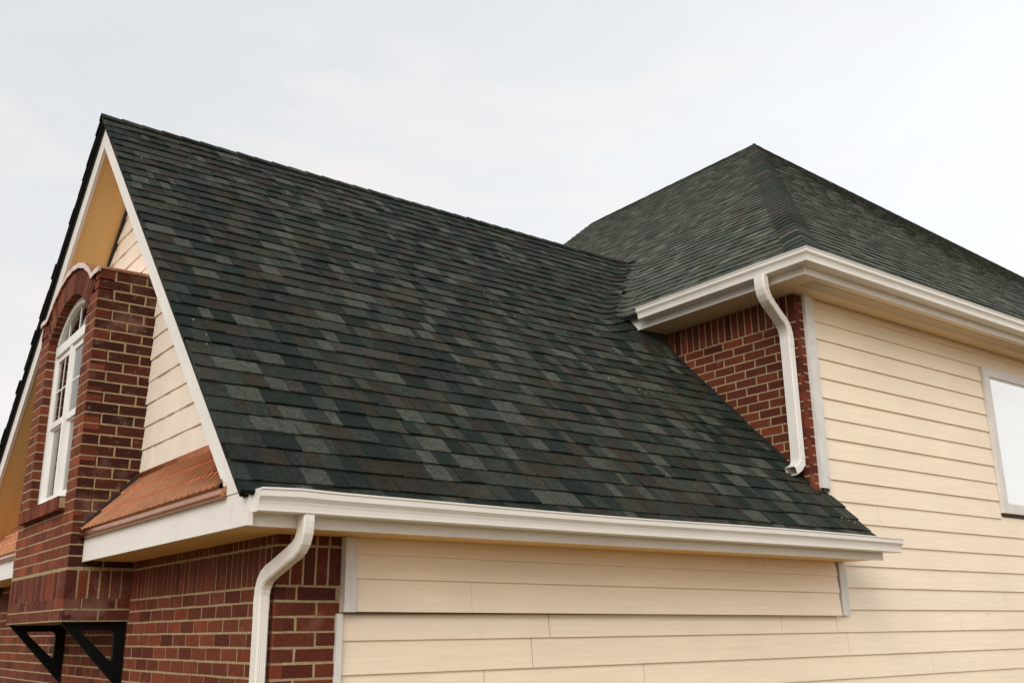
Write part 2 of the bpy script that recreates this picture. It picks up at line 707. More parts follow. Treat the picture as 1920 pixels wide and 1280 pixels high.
d0, d1 = 0.047, 0.245
front = [(ZPT - ZR0 + d0, ZPT), (ZPT - ZR0 + d1, ZPT), (YRG, ZRG - d1), (YRG, ZRG - d0)]
MB().prism(front, BX0, BX1, yz).build("barge_board", M["white"], gable_roof, fix=True)
back = [(YRG + 0.002, ZRG - d0), (YRG + 0.002, ZRG - d1), (6.2, z_back(6.2) - d1), (6.2, z_back(6.2) - d0)]
MB().prism(back, BX0, BX1, yz).build("barge_board", M["white"], gable_roof, fix=True)
# dark metal drip edge along both rakes
de = [(-0.36, z_front(-0.36) - 0.016), (YRG, ZRG - 0.016), (6.2, z_back(6.2) - 0.016), (6.2, z_back(6.2) - 0.060), (YRG, ZRG - 0.060), (-0.36, z_front(-0.36) - 0.060)]
MB().prism(de, 1.600, 1.609, yz).build("drip_edge", M["flashing"], gable_roof, fix=True)
# rake soffits
SD = 0.235
for sgn in (0, 1):
    zf = (lambda y: z_front(y) - SD) if sgn == 0 else (lambda y: z_back(y) - SD)
    ya, yb = (-0.14, YRG - 0.01) if sgn == 0 else (YRG - 0.01, 6.15)
    if sgn == 1:
        cuts = [ya, 4.15, yb]
    else:
        cuts = [ya, yb]
    for a, b in zip(cuts[:-1], cuts[1:]):
        q = [(1.640, a + 0.0015), (1.918, a + 0.0015), (1.918, b - 0.0015), (1.640, b - 0.0015)]
        mb = MB()
        slab(mb, q, lambda x_, y_: zf(y_) + 0.012, 0.012)
        so = mb.build("soffit_panel", M["soffit"], gable_roof, fix=True)
        if sgn == 1:
            mb = MB()
            slab(mb, [(1.660, a + 0.004), (1.790, a + 0.004), (1.790, b - 0.004), (1.660, b - 0.004)], lambda x_, y_: zf(y_) + 0.004, 0.007)
            mb.build("vent_strip", M["vent_rake"], gable_roof, fix=True)
# thin dark frieze joint where soffit meets the wall
q = [(YRG, ZRG - SD - 0.001), (6.1, z_back(6.1) - SD - 0.001), (6.1, z_back(6.1) - SD - 0.034), (YRG, ZRG - SD - 0.034)]
MB().prism(q, 1.893, 1.917, yz).build("frieze_strip", M["flashing"], gable_roof, fix=True)

# ---- hip roof of the tall block
CH, SH = 1 / math.hypot(1, HS), HS / math.hypot(1, HS)
EX = 5.592            # left eave edge
HYB = 7.15            # back rake of the left slope
hip_a = np.array([5.6, -0.40, 2.55])


def hip_y(X):         # plan of the hip line
    return -0.40 + (PEAK[1] + 0.40) * (X - 5.6) / (PEAK[0] - 5.6)


RIDGE_DY = 0.062


def ridge_y(X):
    return PEAK[1] + RIDGE_DY * (X - PEAK[0])


hd = MB()
XE = 24.0
slab(hd, [(5.60, hip_y(5.60)), (PEAK[0], PEAK[1]), (PEAK[0], HYB - 0.03), (5.60, HYB - 0.03)], lambda x_, y_: z_hip(x_) - 0.016, 0.03)
cols = [(PEAK[0] + (XE - PEAK[0]) * i / 10) for i in range(11)]
top = [(X_, ridge_y(X_), PEAK[2] - 0.022) for X_ in cols]
bot = [(X_, -0.40, 2.534) for X_ in cols]
vs = [(5.60, hip_y(5.6), 2.534)] + bot + top
hd.add(vs, [[0, 1, 12]] + [[1 + i, 2 + i, 13 + i, 12 + i] for i in range(10)])
hip_roof = hd.build("hip_roof", M["felt"], house, label="tall hipped roof of grey green shingles behind the gable roof")


def fn_hl(u, v, ww):      # u along +Y, v up the left slope
    X = EX + v * CH - ww * SH
    Z = z_hip(EX) - 0.012 + v * SH + ww * CH
    if X < 7.3 and 1.0 < u < 4.2:
        zg = min(z_front(u), z_back(u))
        Z += smax_lift(z_hip(X), zg) if zg < z_hip(X) + 0.02 else 0
    return (X, u, Z)


hf = MB()
v, row = 0.0, 0
VH = (PEAK[0] - EX) / CH
while v < VH - 0.03:
    X0, X1 = EX + v * CH, EX + (v + EXP + 0.02) * CH
    Xm = EX + (v + EXP * 0.5) * CH
    spans = []
    zz = z_hip(Xm)
    if zz < ZRG - 0.02:
        spans.append((hip_y(Xm), zz - ZR0, True))
        spans.append((YRG + (ZRG - zz) / SB, HYB, False))
    else:
        spans.append((hip_y(Xm), HYB, False))
    for (ya, yb, val) in spans:
        for (a, b) in tab_widths(ya, yb, r):
            a0 = a1 = a
            b0 = b1 = b
            if a < ya + 1e-6 and ya < 3.7 and ya == hip_y(Xm):
                a0, a1 = hip_y(X0), hip_y(min(X1, PEAK[0]))
            if val and b > yb - 1e-6:
                b0, b1 = max(z_hip(X0) - ZR0, a + 0.01), z_hip(X1) - ZR0
            shingle_tab(hf, fn_hl, b0, a0, b1, a1, v, min(v + EXP + 0.02, VH), r.choice([0.010, 0.0135, 0.015]), 0.0015, pick_col(r, 2.5, 0.45), row, 0.08 if val else 0.4)  # lighter palette: brightening at the grazing view put into the colour
    v += EXP
    row += 1
# front slope of the tall block, a ruled surface from the eave to the slightly turned ridge
FE = -0.405
LF = math.hypot(PEAK[1] - FE, PEAK[2] - (2.55 - 0.03 * FS))


def fn_hf(u, v, ww):
    t = v / LF
    yr = ridge_y(u) if u > PEAK[0] else PEAK[1]
    Y = FE + t * (yr - FE)
    Z = 2.55 + FS * (FE + 0.40) - 0.012 + t * (PEAK[2] - (2.55 + FS * (FE + 0.40)))
    return (u, Y - ww * S45, Z + ww * S45)


v, row = 0.0, 100
while v < LF - 0.03:
    t0, t1, tm = v / LF, min((v + EXP + 0.02) / LF, 1), min((v + EXP * 0.5) / LF, 1)

    def hx(t):
        return 5.6 + (PEAK[0] - 5.6) * t
    for (a, b) in tab_widths(hx(tm), 22.0, r):
        a0 = a1 = a
        if a < hx(tm) + 1e-6:
            a0, a1 = hx(t0), hx(t1)
        shingle_tab(hf, fn_hf, a0, b, a1, b, v, min(v + EXP + 0.02, LF), r.choice([0.010, 0.0135, 0.015]), 0.0015, pick_col(r, 2.5, 0.45), row, 0.4)  # lifted like the left slope, grazing sheen painted into the tint
    v += EXP
    row += 1
hf.build("shingle_field", M["shingle"], hip_roof, kind="stuff")
# hip caps
HA, HB_ = np.array([5.66, -0.347, 2.604]), PEAK
hl = np.linalg.norm(HB_ - HA)
hdv = (HB_ - HA) / hl
nl = np.array([-SH, 0, CH])
nf = np.array([0, -S45, S45])
sl_ = np.cross(nl, hdv)
sl_ /= np.linalg.norm(sl_)
if sl_[1] < 0:
    sl_ = -sl_
sr_ = np.cross(hdv, nf)
sr_ /= np.linalg.norm(sr_)
if sr_[0] < 0:
    sr_ = -sr_
upv = (nl + nf)
upv /= np.linalg.norm(upv)
s_ = 0.0
while s_ < hl - 0.05:
    c = pick_col(r)
    c = tuple(q * 1.15 for q in (c if r.random() < 0.5 else ((0.024, 0.032, 0.029) if r.random() < 0.6 else (0.043, 0.033, 0.027))))
    cap("hip_cap", HA + hdv * s_, HA + hdv * min(s_ + 0.24, hl), sl_, sr_, 0.15, upv, 0.026, 0.012, hip_roof, c)
    s_ += 0.137
# ridge caps, both ridges
y = PEAK[1] - 0.02
while y < HYB - 0.36:
    cap("ridge_cap", (PEAK[0], y, PEAK[2] + 0.010), (PEAK[0], y + 0.36, PEAK[2] + 0.010), (-CH, 0, -SH), (CH, 0, -SH), 0.10, (0, 0, 1), 0.012, 0.006, hip_roof, pick_col(r))
    y += 0.28
x = PEAK[0] - 0.02
while x < 20:
    cap("ridge_cap", (x, ridge_y(x), PEAK[2] + 0.010), (x + 0.36, ridge_y(x + 0.36), PEAK[2] + 0.010), (0, -S45, -S45), (0, S45, -S45), 0.10, (0, 0, 1), 0.012, 0.006, hip_roof, pick_col(r))
    x += 0.28

# ---------------------------------------------------------------- brick walls
BRICKS = []          # (corners, normal, owner, colour, depth)
rb = random.Random(21)


def brick_col(dark=1.0):
    f = rb.uniform(0.70, 1.22) * 0.74
    k = rb.random()
    base = (0.168, 0.040, 0.0190) if k < 0.62 else ((0.130, 0.026, 0.0135) if k < 0.85 else (0.215, 0.046, 0.020))
    return tuple(q * f for q in base)


def lay(P, U, n, owner, u0, u1, z0, z1, depth=0.05, light_tint=1.0):
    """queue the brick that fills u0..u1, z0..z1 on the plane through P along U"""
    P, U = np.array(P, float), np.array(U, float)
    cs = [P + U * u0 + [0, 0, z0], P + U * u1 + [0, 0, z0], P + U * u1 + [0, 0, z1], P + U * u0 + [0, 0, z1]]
    BRICKS.append((cs, n, owner, tuple(q * light_tint for q in brick_col()), depth))  # factor bakes lit and shaded faces into the brick colour


JT = 0.0108
CRS = 0.0677
BL = 0.203


def running(P, U, n, owner, u0, u1, ztop, zbot, phase=0, keep=None, corner=False):
    z = ztop
    k = 0
    while z > zbot + 0.02:
        zb = max(z - CRS, zbot)
        off = 0.0 if (k + phase) % 2 == 0 else BL / 2
        u = u0 - off
        while u < u1 - 0.005:
            a, b = max(u, u0), min(u + BL, u1)
            if b - a > 0.025 and (keep is None or keep(a, b, zb, z)):
                lay(P, U, n, owner, a + (JT / 2 if a > u0 + 1e-6 else 0), b - (JT / 2 if b < u1 - 1e-6 else 0), zb + JT, z)
            u += BL
        z -= CRS
        k += 1


def soldier(P, U, n, owner, u0, u1, z0, z1, keep=None):
    k = max(1, round((u1 - u0) / CRS))
    st = (u1 - u0) / k
    for i in range(k):
        a, b = u0 + i * st, u0 + (i + 1) * st
        if keep is None or keep(a, b, z0, z1):
            lay(P, U, n, owner, a + (JT / 2 if i else 0), b - (JT / 2 if i < k - 1 else 0), z0, z1)


NX, NY = (-1, 0, 0), (0, -1, 0)
REC = 0.0022
# gable end wall with its return round the corner
bw = MB()
bw.box(XW + REC, XW + 0.30, REC, 6.2, GND, 0.56)
bw.box(XW + 0.30, 2.262, REC, 0.2, GND, 0.56)
brick_wall = bw.build("brick_wall", M["mortar"], house, label="red brick wall of the gable end under the pent roof")
BY0, BY1 = 2.15, 3.70          # the bay
# the gable wall, u measured along Y
running((XW, 0, 0), (0, 1, 0), NX, brick_wall, 0.0, 6.2, 0.2045, GND, phase=0)
soldier((XW, 0, 0), (0, 1, 0), NX, brick_wall, 0.0, 6.2, 0.215, 0.386)
soldier((XW, 0, 0), (0, 1, 0), NX, brick_wall, 0.0, 6.2, 0.397, 0.55)
running((XW, 0, 0), (1, 0, 0), NY, brick_wall, 0.003, 0.322, 0.2045, GND, phase=1)
soldier((XW, 0, 0), (1, 0, 0), NY, brick_wall, 0.003, 0.324, 0.215, 0.386)
soldier((XW, 0, 0), (1, 0, 0), NY, brick_wall, 0.003, 0.33, 0.397, 0.55)

# tall block, left wall
mw = MB()
mw.box(XM + REC, 6.09, REC, 1.75, 0.7, 2.42)
tall_wall = mw.build("brick_wall", M["mortar"], house, label="dark red brick wall above the shingle slope, under the upper eave")


def above_roof(a, b, z0, z1):
    return z1 > ZR0 + a - 0.03


running((XM, 0, 0), (0, 1, 0), NX, tall_wall, 0.0, 1.7, 2.183, 0.85, phase=1, keep=above_roof)
soldier((XM, 0, 0), (0, 1, 0), NX, tall_wall, 0.0, 1.7, 2.193, 2.405, keep=above_roof)
running((XM, 0, 0), (1, 0, 0), NY, tall_wall, 0.003, 0.10, 2.405, 0.85, phase=0)

# ---- the bay: brick box on two brackets with an arched window
XB = 1.537
BZ0, BZS = 0.085, 2.315       # bottom, shoulder height
OY0, OY1 = 2.385, 3.430       # opening
OC = 0.5 * (BY0 + BY1)
OZ0 = 0.852
SPR = 2.095                   # where the arch starts
hw = (OY1 - OY0) / 2
RISE = 0.225
RA = (hw * hw + RISE * RISE) / (2 * RISE)
OCY = 0.5 * (OY0 + OY1)
ACZ = SPR + RISE - RA


def arch_z(y_, r_=RA):
    d = r_ * r_ - (y_ - OCY) ** 2
    return ACZ + math.sqrt(max(d, 0))


RO = RA + 0.208


def top_z(y_):
    return max(BZS, min(arch_z(y_, RO), 9)) if abs(y_ - OCY) < RO else BZS


bm_ = MB()
# front leaf with the opening: jambs, apron, head
XL = XB + REC
bm_.box(XL, XL + 0.095, BY0 + REC, OY0 - REC, BZ0, BZS)
bm_.box(XL, XL + 0.095, OY1 + REC, BY1 - REC, BZ0, BZS)
bm_.box(XL, XL + 0.10, OY0, OY1, BZ0, OZ0 - 0.012)
ns = 24
ys = [BY0 + REC + (BY1 - BY0 - 2 * REC) * i / ns for i in range(ns + 1)]
ys = sorted(set(ys + [OY0, OY1]))
hb0 = [(y_, arch_z(y_) if OY0 <= y_ <= OY1 else BZS - 0.2) for y_ in ys]
for (ya, za), (yb, zb) in zip(hb0[:-1], hb0[1:]):
    if ya >= OY0 - 1e-6 and yb <= OY1 + 1e-6:
        za, zb = arch_z(ya) + 0.004, arch_z(yb) + 0.004
    else:
        za = zb = BZS - 0.2
    q = [(ya, za), (yb, zb), (yb, top_z(yb) - 0.006), (ya, top_z(ya) - 0.006)]
    bm_.prism(q, XL, XL + 0.10, yz)
# cheeks and floor
bm_.box(XL + 0.10, XW + 0.02, BY0 + REC, BY0 + 0.10, BZ0, BZS)
bm_.box(XL + 0.10, XW + 0.02, BY1 - 0.10, BY1 - REC, BZ0, BZS)
bm_.box(XL + 0.10, XW + 0.02, BY0 + 0.10, BY1 - 0.10, BZ0 + 0.004, BZ0 + 0.06)
bay = bm_.build("brick_bay", M["mortar"], house, label="red brick bay with an arched window, carried on black brackets", fix=True)


def bay_front(a, b, z0, z1):
    m = 0.5 * (a + b)
    zc = 0.5 * (z0 + z1)
    if OY0 - 0.03 < m < OY1 + 0.03 and zc > OZ0 - 0.09 and zc < SPR + 0.5:
        return False
    return True


def arch_zone(y_, z_):
    rr = math.hypot(y_ - OCY, z_ - ACZ)
    return rr < RO + 0.004 and z_ > SPR - 0.01


P0 = (XB, 0, 0)
UB = (0, 1, 0)
# lower courses and the soldier band
running(P0, UB, NX, bay, BY0, BY1, 0.2185, BZ0 - 0.004, phase=0)
soldier(P0, UB, NX, bay, BY0, BY1, 0.218, 0.383)
a0 = math.atan2(SPR - ACZ, hw)
z = BZS - 0.006
zc_top = z
k = 0
nrow = int(round((zc_top - 0.394) / CRS))
cr_ = (zc_top - 0.394) / nrow
for i in range(nrow):
    zt = zc_top - i * cr_
    zb = zt - cr_
    off = 0 if i % 2 == 0 else BL / 2
    segs = []
    if zb < OZ0 - 0.10:
        segs = [(BY0, BY1)]
    elif zt < SPR + 0.02:
        segs = [(BY0, OY0), (OY1, BY1)]
    else:
        # beside the arch ring
        zz_ = zb
        zm_ = 0.5 * (zb + zt)
        d = RO * RO - (zz_ + 0.01 - ACZ) ** 2
        if zm_ < ACZ + RO * math.sin(a0):
            half = max(hw, (zm_ - ACZ) / math.tan(a0))
        else:
            half = math.sqrt(max(d, 0.0)) if d > 0 else 0
        segs = [(BY0, max(BY0, OCY - half)), (min(BY1, OCY + half), BY1)]
    for (s0, s1) in segs:
        if s1 - s0 < 0.03:
            continue
        u = s0 - off
        while u < s1 - 0.005:
            a, b = max(u, s0), min(u + BL, s1)
            if b - a > 0.03:
                lay(P0, UB, NX, bay, a + (JT / 2 if a > s0 + 1e-6 else 0), b - (JT / 2 if b < s1 - 1e-6 else 0), zb + JT, zt, depth=0.05 if len(segs) == 1 else 0.094, light_tint=rb.uniform(1.15, 1.5))  # front face lightened in its tint, standing in for stronger daylight
            u += BL
# arch ring of soldier bricks
a0 = math.atan2(SPR - ACZ, hw)
nv = 21
for i in range(nv):
    ta = a0 + (math.pi - 2 * a0) * i / nv
    tb = a0 + (math.pi - 2 * a0) * (i + 1) / nv
    g_ = JT / 2 / RA
    cs = [(XB, OCY + rr * math.cos(t), ACZ + rr * math.sin(t)) for rr, t in ((RA, ta + g_), (RO - 0.004, ta + g_), (RO - 0.004, tb - g_), (RA, tb - g_))]
    BRICKS.append(([np.array(c) for c in cs], NX, bay, brick_col(), 0.09))
# cheeks: u along +X from the front
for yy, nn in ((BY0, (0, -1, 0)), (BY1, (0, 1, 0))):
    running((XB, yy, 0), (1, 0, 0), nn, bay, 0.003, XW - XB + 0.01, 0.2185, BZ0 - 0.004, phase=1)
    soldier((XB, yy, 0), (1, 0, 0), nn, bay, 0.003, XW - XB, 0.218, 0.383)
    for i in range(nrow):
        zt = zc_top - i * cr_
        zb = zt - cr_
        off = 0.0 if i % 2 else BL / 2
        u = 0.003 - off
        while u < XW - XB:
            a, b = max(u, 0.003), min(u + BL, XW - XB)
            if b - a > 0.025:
                lay((XB, yy, 0), (1, 0, 0), nn, bay, a + (JT / 2 if a > 0.004 else 0), b - (JT / 2 if b < XW - XB - 1e-6 else 0), zb + JT, zt, light_tint=rb.uniform(0.42, 0.62))  # shade on the cheeks painted in through a darker tint
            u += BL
# rowlock sill
nsill = 16
for i in range(nsill):
    a = 2.365 + (3.475 - 2.365) * i / nsill
    b = 2.365 + (3.475 - 2.365) * (i + 1) / nsill
    cs = [(1.490, a + 0.004, 0.760), (1.490, b - 0.004, 0.760), (1.490, b - 0.004, 0.848), (1.490, a + 0.004, 0.848)]
    BRICKS.append(([np.array(c) for c in cs], NX, bay, tuple(q * 1.25 for q in brick_col()), 0.14))
MB().box(1.500, 1.60, 2.369, 3.471, 0.765, 0.840).build("sill_bed", M["mortar"], bay)

areas = []
for i, bk in enumerate(BRICKS):
    cen = np.mean(bk[0], axis=0)
    facing = (CAMP - cen) @ np.array(bk[1], float) > 0
    a = screen_area(bk[0]) if facing else 0
    if bk[2] is brick_wall and bk[1] == NX and (cen[2] > 0.42 or (cen[2] > 0.09 and cen[1] > BY0 - 0.03)):
        a = 0                       # hidden by the bay or the pent soffit
    areas.append(a)
order = sorted(range(len(BRICKS)), key=lambda i: -areas[i])
bigb = set(i for i in order[:300] if areas[i] > 0)
bf = MB()
for i, (cs, n, owner, col, depth) in enumerate(BRICKS):
    mb = MB() if i in bigb else bf
    off = np.array(n, float) * rb.uniform(-0.0008, 0.0012)
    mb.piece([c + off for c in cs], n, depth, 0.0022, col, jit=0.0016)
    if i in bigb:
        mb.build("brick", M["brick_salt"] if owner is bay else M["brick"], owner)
bf.build("brick_field", M["brick"], house, kind="stuff")

# copper cap over the bay
mb = MB()
ny = 44
prof = [(BY0 - 0.012 + (BY1 - BY0 + 0.024) * i / ny) for i in range(ny + 1)]
vs, fs = [], []
for y_ in prof:
    zt = top_z(y_) + 0.004 + 0.003 * math.sin(y_ * 40)
    vs += [(XB - 0.018, y_, zt - 0.030), (XB - 0.016, y_, zt + 0.010), (XB - 0.002, y_, zt + 0.012), (XW - 0.01, y_, zt + 0.016), (XW - 0.01, y_, zt - 0.004), (XB + 0.004, y_, zt - 0.004), (XB + 0.0, y_, zt - 0.026)]
for i in range(ny):
    a, b = 7 * i, 7 * (i + 1)
    for j in range(7):
        k = (j + 1) % 7
        fs.append([a + j, b + j, b + k, a + k])
fs += [list(range(7)), [7 * ny + j for j in range(7)][::-1]]
mb.add(vs, fs)
mb.build("copper_cap", M["copper_cap"], house, label="copper cap curving over the arched top of the bay", fix=True)

# ---- arched window
fr = MB()
WX0, WX1 = XB + 0.058, XB + 0.128


def ring(mb, x0, x1, w_in, y0, y1, zb, zs, rise):
    """jambs, sill and arched head of a frame"""
    mb.box(x0, x1, y0, y0 + w_in, zb, zs)
    mb.box(x0, x1, y1 - w_in, y1, zb, zs)
    n = 20
    ra = ((y1 - y0) / 2) ** 2 / (2 * rise) + rise / 2
    cy, cz = (y0 + y1) / 2, zs + rise - ra
    t0 = math.atan2(zs - cz, (y1 - y0) / 2)
    for i in range(n):
        ta, tb = t0 + (math.pi - 2 * t0) * i / n, t0 + (math.pi - 2 * t0) * (i + 1) / n
        q = [(cy + rr * math.cos(t), cz + rr * math.sin(t)) for rr, t in ((ra, ta), (ra, tb), (ra - w_in, tb), (ra - w_in, ta))]
        mb.prism(q, x0, x1, yz)


TRZ = 2.025
ring(fr, WX0, WX1, 0.045, OY0, OY1, OZ0 - 0.01, SPR, RISE)
fr.box(WX0 - 0.008, WX1, OY0 + 0.045, OY1 - 0.045, TRZ - 0.035, TRZ + 0.035)
MUL = OCY + 0.045
fr.box(WX0 - 0.004, WX1, MUL - 0.026, MUL + 0.026, OZ0 + 0.05, TRZ - 0.036)
fr.box(WX0 - 0.003, WX1, OY0 + 0.045, OY1 - 0.045, OZ0 - 0.01, OZ0 + 0.05)
win = fr.build("arched_window", M["frame"], house, label="white arched window set in the brick bay", fix=True)
for (ya, yb) in ((OY0 + 0.046, MUL - 0.027), (MUL + 0.027, OY1 - 0.046)):
    for (za, zb, xo) in ((OZ0 + 0.051, 1.475, 0.030), (1.445, TRZ - 0.037, 0.010)):
        s = MB()
        x0, x1 = WX0 + xo, WX0 + xo + 0.022
        s.box(x0, x1, ya, ya + 0.030, za, zb)
        s.box(x0, x1, yb - 0.030, yb, za, zb)
        s.box(x0 + 0.0005, x1 - 0.0005, ya + 0.030, yb - 0.030, za, za + 0.045)
        s.box(x0 + 0.0005, x1 - 0.0005, ya + 0.030, yb - 0.030, zb - 0.042, zb)
        s.build("sash", M["frame"], win)
        MB().box(x0 + 0.009, x0 + 0.013, ya + 0.030, yb - 0.030, za + 0.045, zb - 0.042).build("pane", M["glass"], win)
        if xo < 0.02:
            m2 = MB()
            ym, zm = (ya + yb) / 2, (za + zb) / 2
            m2.box(x0 + 0.006, x0 + 0.008, ym - 0.006, ym + 0.006, za + 0.045, zb - 0.042)
            m2.box(x0 + 0.0055, x0 + 0.0078, ya + 0.030, yb - 0.030, zm - 0.006, zm + 0.006)
            m2.build("muntin", M["frame"], win)
n = 18
q = [(OY0 + 0.05 + (OY1 - OY0 - 0.1) * i / n, arch_z(OY0 + 0.05 + (OY1 - OY0 - 0.1) * i / n) - 0.03) for i in range(n + 1)]
MB().prism([(OY0 + 0.05, TRZ + 0.03), (OY1 - 0.05, TRZ + 0.03)] + q[::-1], WX0 + 0.03, WX0 + 0.034, yz).build("pane", M["glass"], win, fix=True)
m2 = MB()
for f in (-0.55, 0.0, 0.55):
    m2.box(WX0 + 0.024, WX0 + 0.028, OCY + f * hw - 0.006, OCY + f * hw + 0.006, TRZ + 0.03, arch_z(OCY + f * hw) - 0.05)
m2.build("muntin", M["frame"], win)
MB().box(XW - 0.06, XW - 0.05, BY0 + 0.11, BY1 - 0.11, 0.2, 2.27).build("room_back", M["dark"], win)
cu = MB()
for i in range(24):
    ya = OY0 + 0.03 + (OY1 - OY0 - 0.06) * i / 24
    yb = OY0 + 0.03 + (OY1 - OY0 - 0.06) * (i + 1) / 24
    xa, xb = (XB + 0.235 + 0.012 * (i % 2)), (XB + 0.235 + 0.012 * ((i + 1) % 2))
    cu.add([(xa, ya, 0.86), (xb, yb, 0.86), (xb, yb, 1.44), (xa, ya, 1.44)], [[0, 1, 2, 3]])
cu.build("curtain", M["curtain"], win)

# ---- brackets under the bay
for yc in (2.205, 3.64):
    o_ = [(1.548, BZ0 - 0.004), (XW - 0.002, BZ0 - 0.004), (XW - 0.002, -0.315), (XW - 0.028, -0.315), (1.548, BZ0 - 0.030)]
    # triangle with a rounded triangular hole: built as a strip between two loops
    tri_o = np.array([(1.548, BZ0 - 0.004), (XW - 0.002, BZ0 - 0.004), (XW - 0.002, -0.318)])
    hole = np.array([(1.655, BZ0 - 0.050), (XW - 0.062, BZ0 - 0.050), (XW - 0.062, -0.160)])

    def rounded(tri, rad, n=6):
        pts = []
        for i in range(3):
            p, a, b = tri[i], tri[i - 1], tri[(i + 1) % 3]
            da, db = (a - p) / np.linalg.norm(a - p), (b - p) / np.linalg.norm(b - p)
            for j in range(n + 1):
                t = j / n
                s0, s1 = p + da * rad, p + db * rad
                pts.append((1 - t) ** 2 * s0 + 2 * t * (1 - t) * p + t * t * s1)
        return pts
    A, B = rounded(tri_o, 0.012), rounded(hole, 0.032)
    k = len(A)
    vs, fs = [], []
    for yy in (yc - 0.019, yc + 0.019):
        vs += [(p[0], yy, p[1]) for p in A] + [(p[0], yy, p[1]) for p in B]
    for i in range(k):
        j = (i + 1) % k
        fs += [[i, j, k + j, k + i], [2 * k + i, 3 * k + i, 3 * k + j, 2 * k + j], [i, 2 * k + i, 2 * k + j, j], [k + i, k + j, 3 * k + j, 3 * k + i]]
    mb = MB()
    mb.add(vs, fs)
    br = mb.build("bracket", M["steel"], house, fix=True, label="black triangular bracket under the %s side of the brick bay" % ("near" if yc < 3 else "far"))
    MB().box(XW - 0.014, XW - 0.003, yc - 0.035, yc - 0.020, -0.33, BZ0 - 0.008).box(1.56, XW - 0.02, yc + 0.020, yc + 0.035, BZ0 - 0.016, BZ0 - 0.006).build("mounting_plate", M["steel"], br)

# ---- shaked gable wall between copper roof and rake
gw = MB()
gw.prism([(-0.1, 0.5), (6.1, 0.5), (6.1, z_back(6.1) - 0.1), (YRG, ZRG - 0.1), (-0.1, z_front(-0.1) - 0.1)], XW + 0.004, XW + 0.12, yz)
shake_wall = gw.build("shake_wall", M["sheath"], house, fix=True, label="cream shake wall in the gable beside the brick bay")
rs = random.Random(3)
zr = 0.994
while zr < 3.5:
    zt = zr + 0.150
    for lo, hi in ((zr - ZR0 + SD - 0.03, 2.16), (2.16, 3.9)):
        if lo < 2.16 or True:
            u = max(lo, 0.0) - rs.uniform(0, 0.05)
            lim_hi = min(hi, YRG + (ZRG - zr - SD) / SB + 0.1) if hi > 2.2 else hi
            if hi > 2.2:
                if zr < 2.25:
                    break
                u = max(2.10, zr - ZR0 + SD - 0.05)
            while u < lim_hi - 0.01:
                wd = rs.choice([0.06, 0.08, 0.10, 0.125, 0.15, 0.17])
                a, b = u, min(u + wd, lim_hi)
                if z_front(b) - SD + 0.06 > zr:
                    mb = MB()
                    dx_ = rs.uniform(-0.003, 0.004)
                    xb, xt = XW - 0.014 - dx_, XW - 0.003 - max(dx_, 0)
                    vs = [(xb, a + 0.004, zr), (xb, b - 0.001, zr), (xt, b - 0.001, zt + 0.012), (xt, a + 0.004, zt + 0.012),
                          (XW + 0.004, a + 0.001, zr), (XW + 0.004, b - 0.001, zr), (XW + 0.004, b - 0.001, zt + 0.012), (XW + 0.004, a + 0.001, zt + 0.012)]
                    mb.add(vs, [[0, 3, 2, 1], [0, 1, 5, 4], [0, 4, 7, 3], [1, 2, 6, 5], [3, 7, 6, 2]])
                    mb.build("shake", M["shake"], shake_wall)
                u += wd
    zr += 0.150

# ---- copper pent roofs left and right of the bay
CX0, CZ0 = 1.592, 0.612
CX1, CZ1 = 1.908, 0.955


def copper_pt(s, y_, h):
    """s 0..1 up the slope"""
    dx, dz = CX1 - CX0, CZ1 - CZ0
    l = math.hypot(dx, dz)
    return (CX0 + dx * s - dz / l * h, y_, CZ0 + dz * s + dx / l * h)


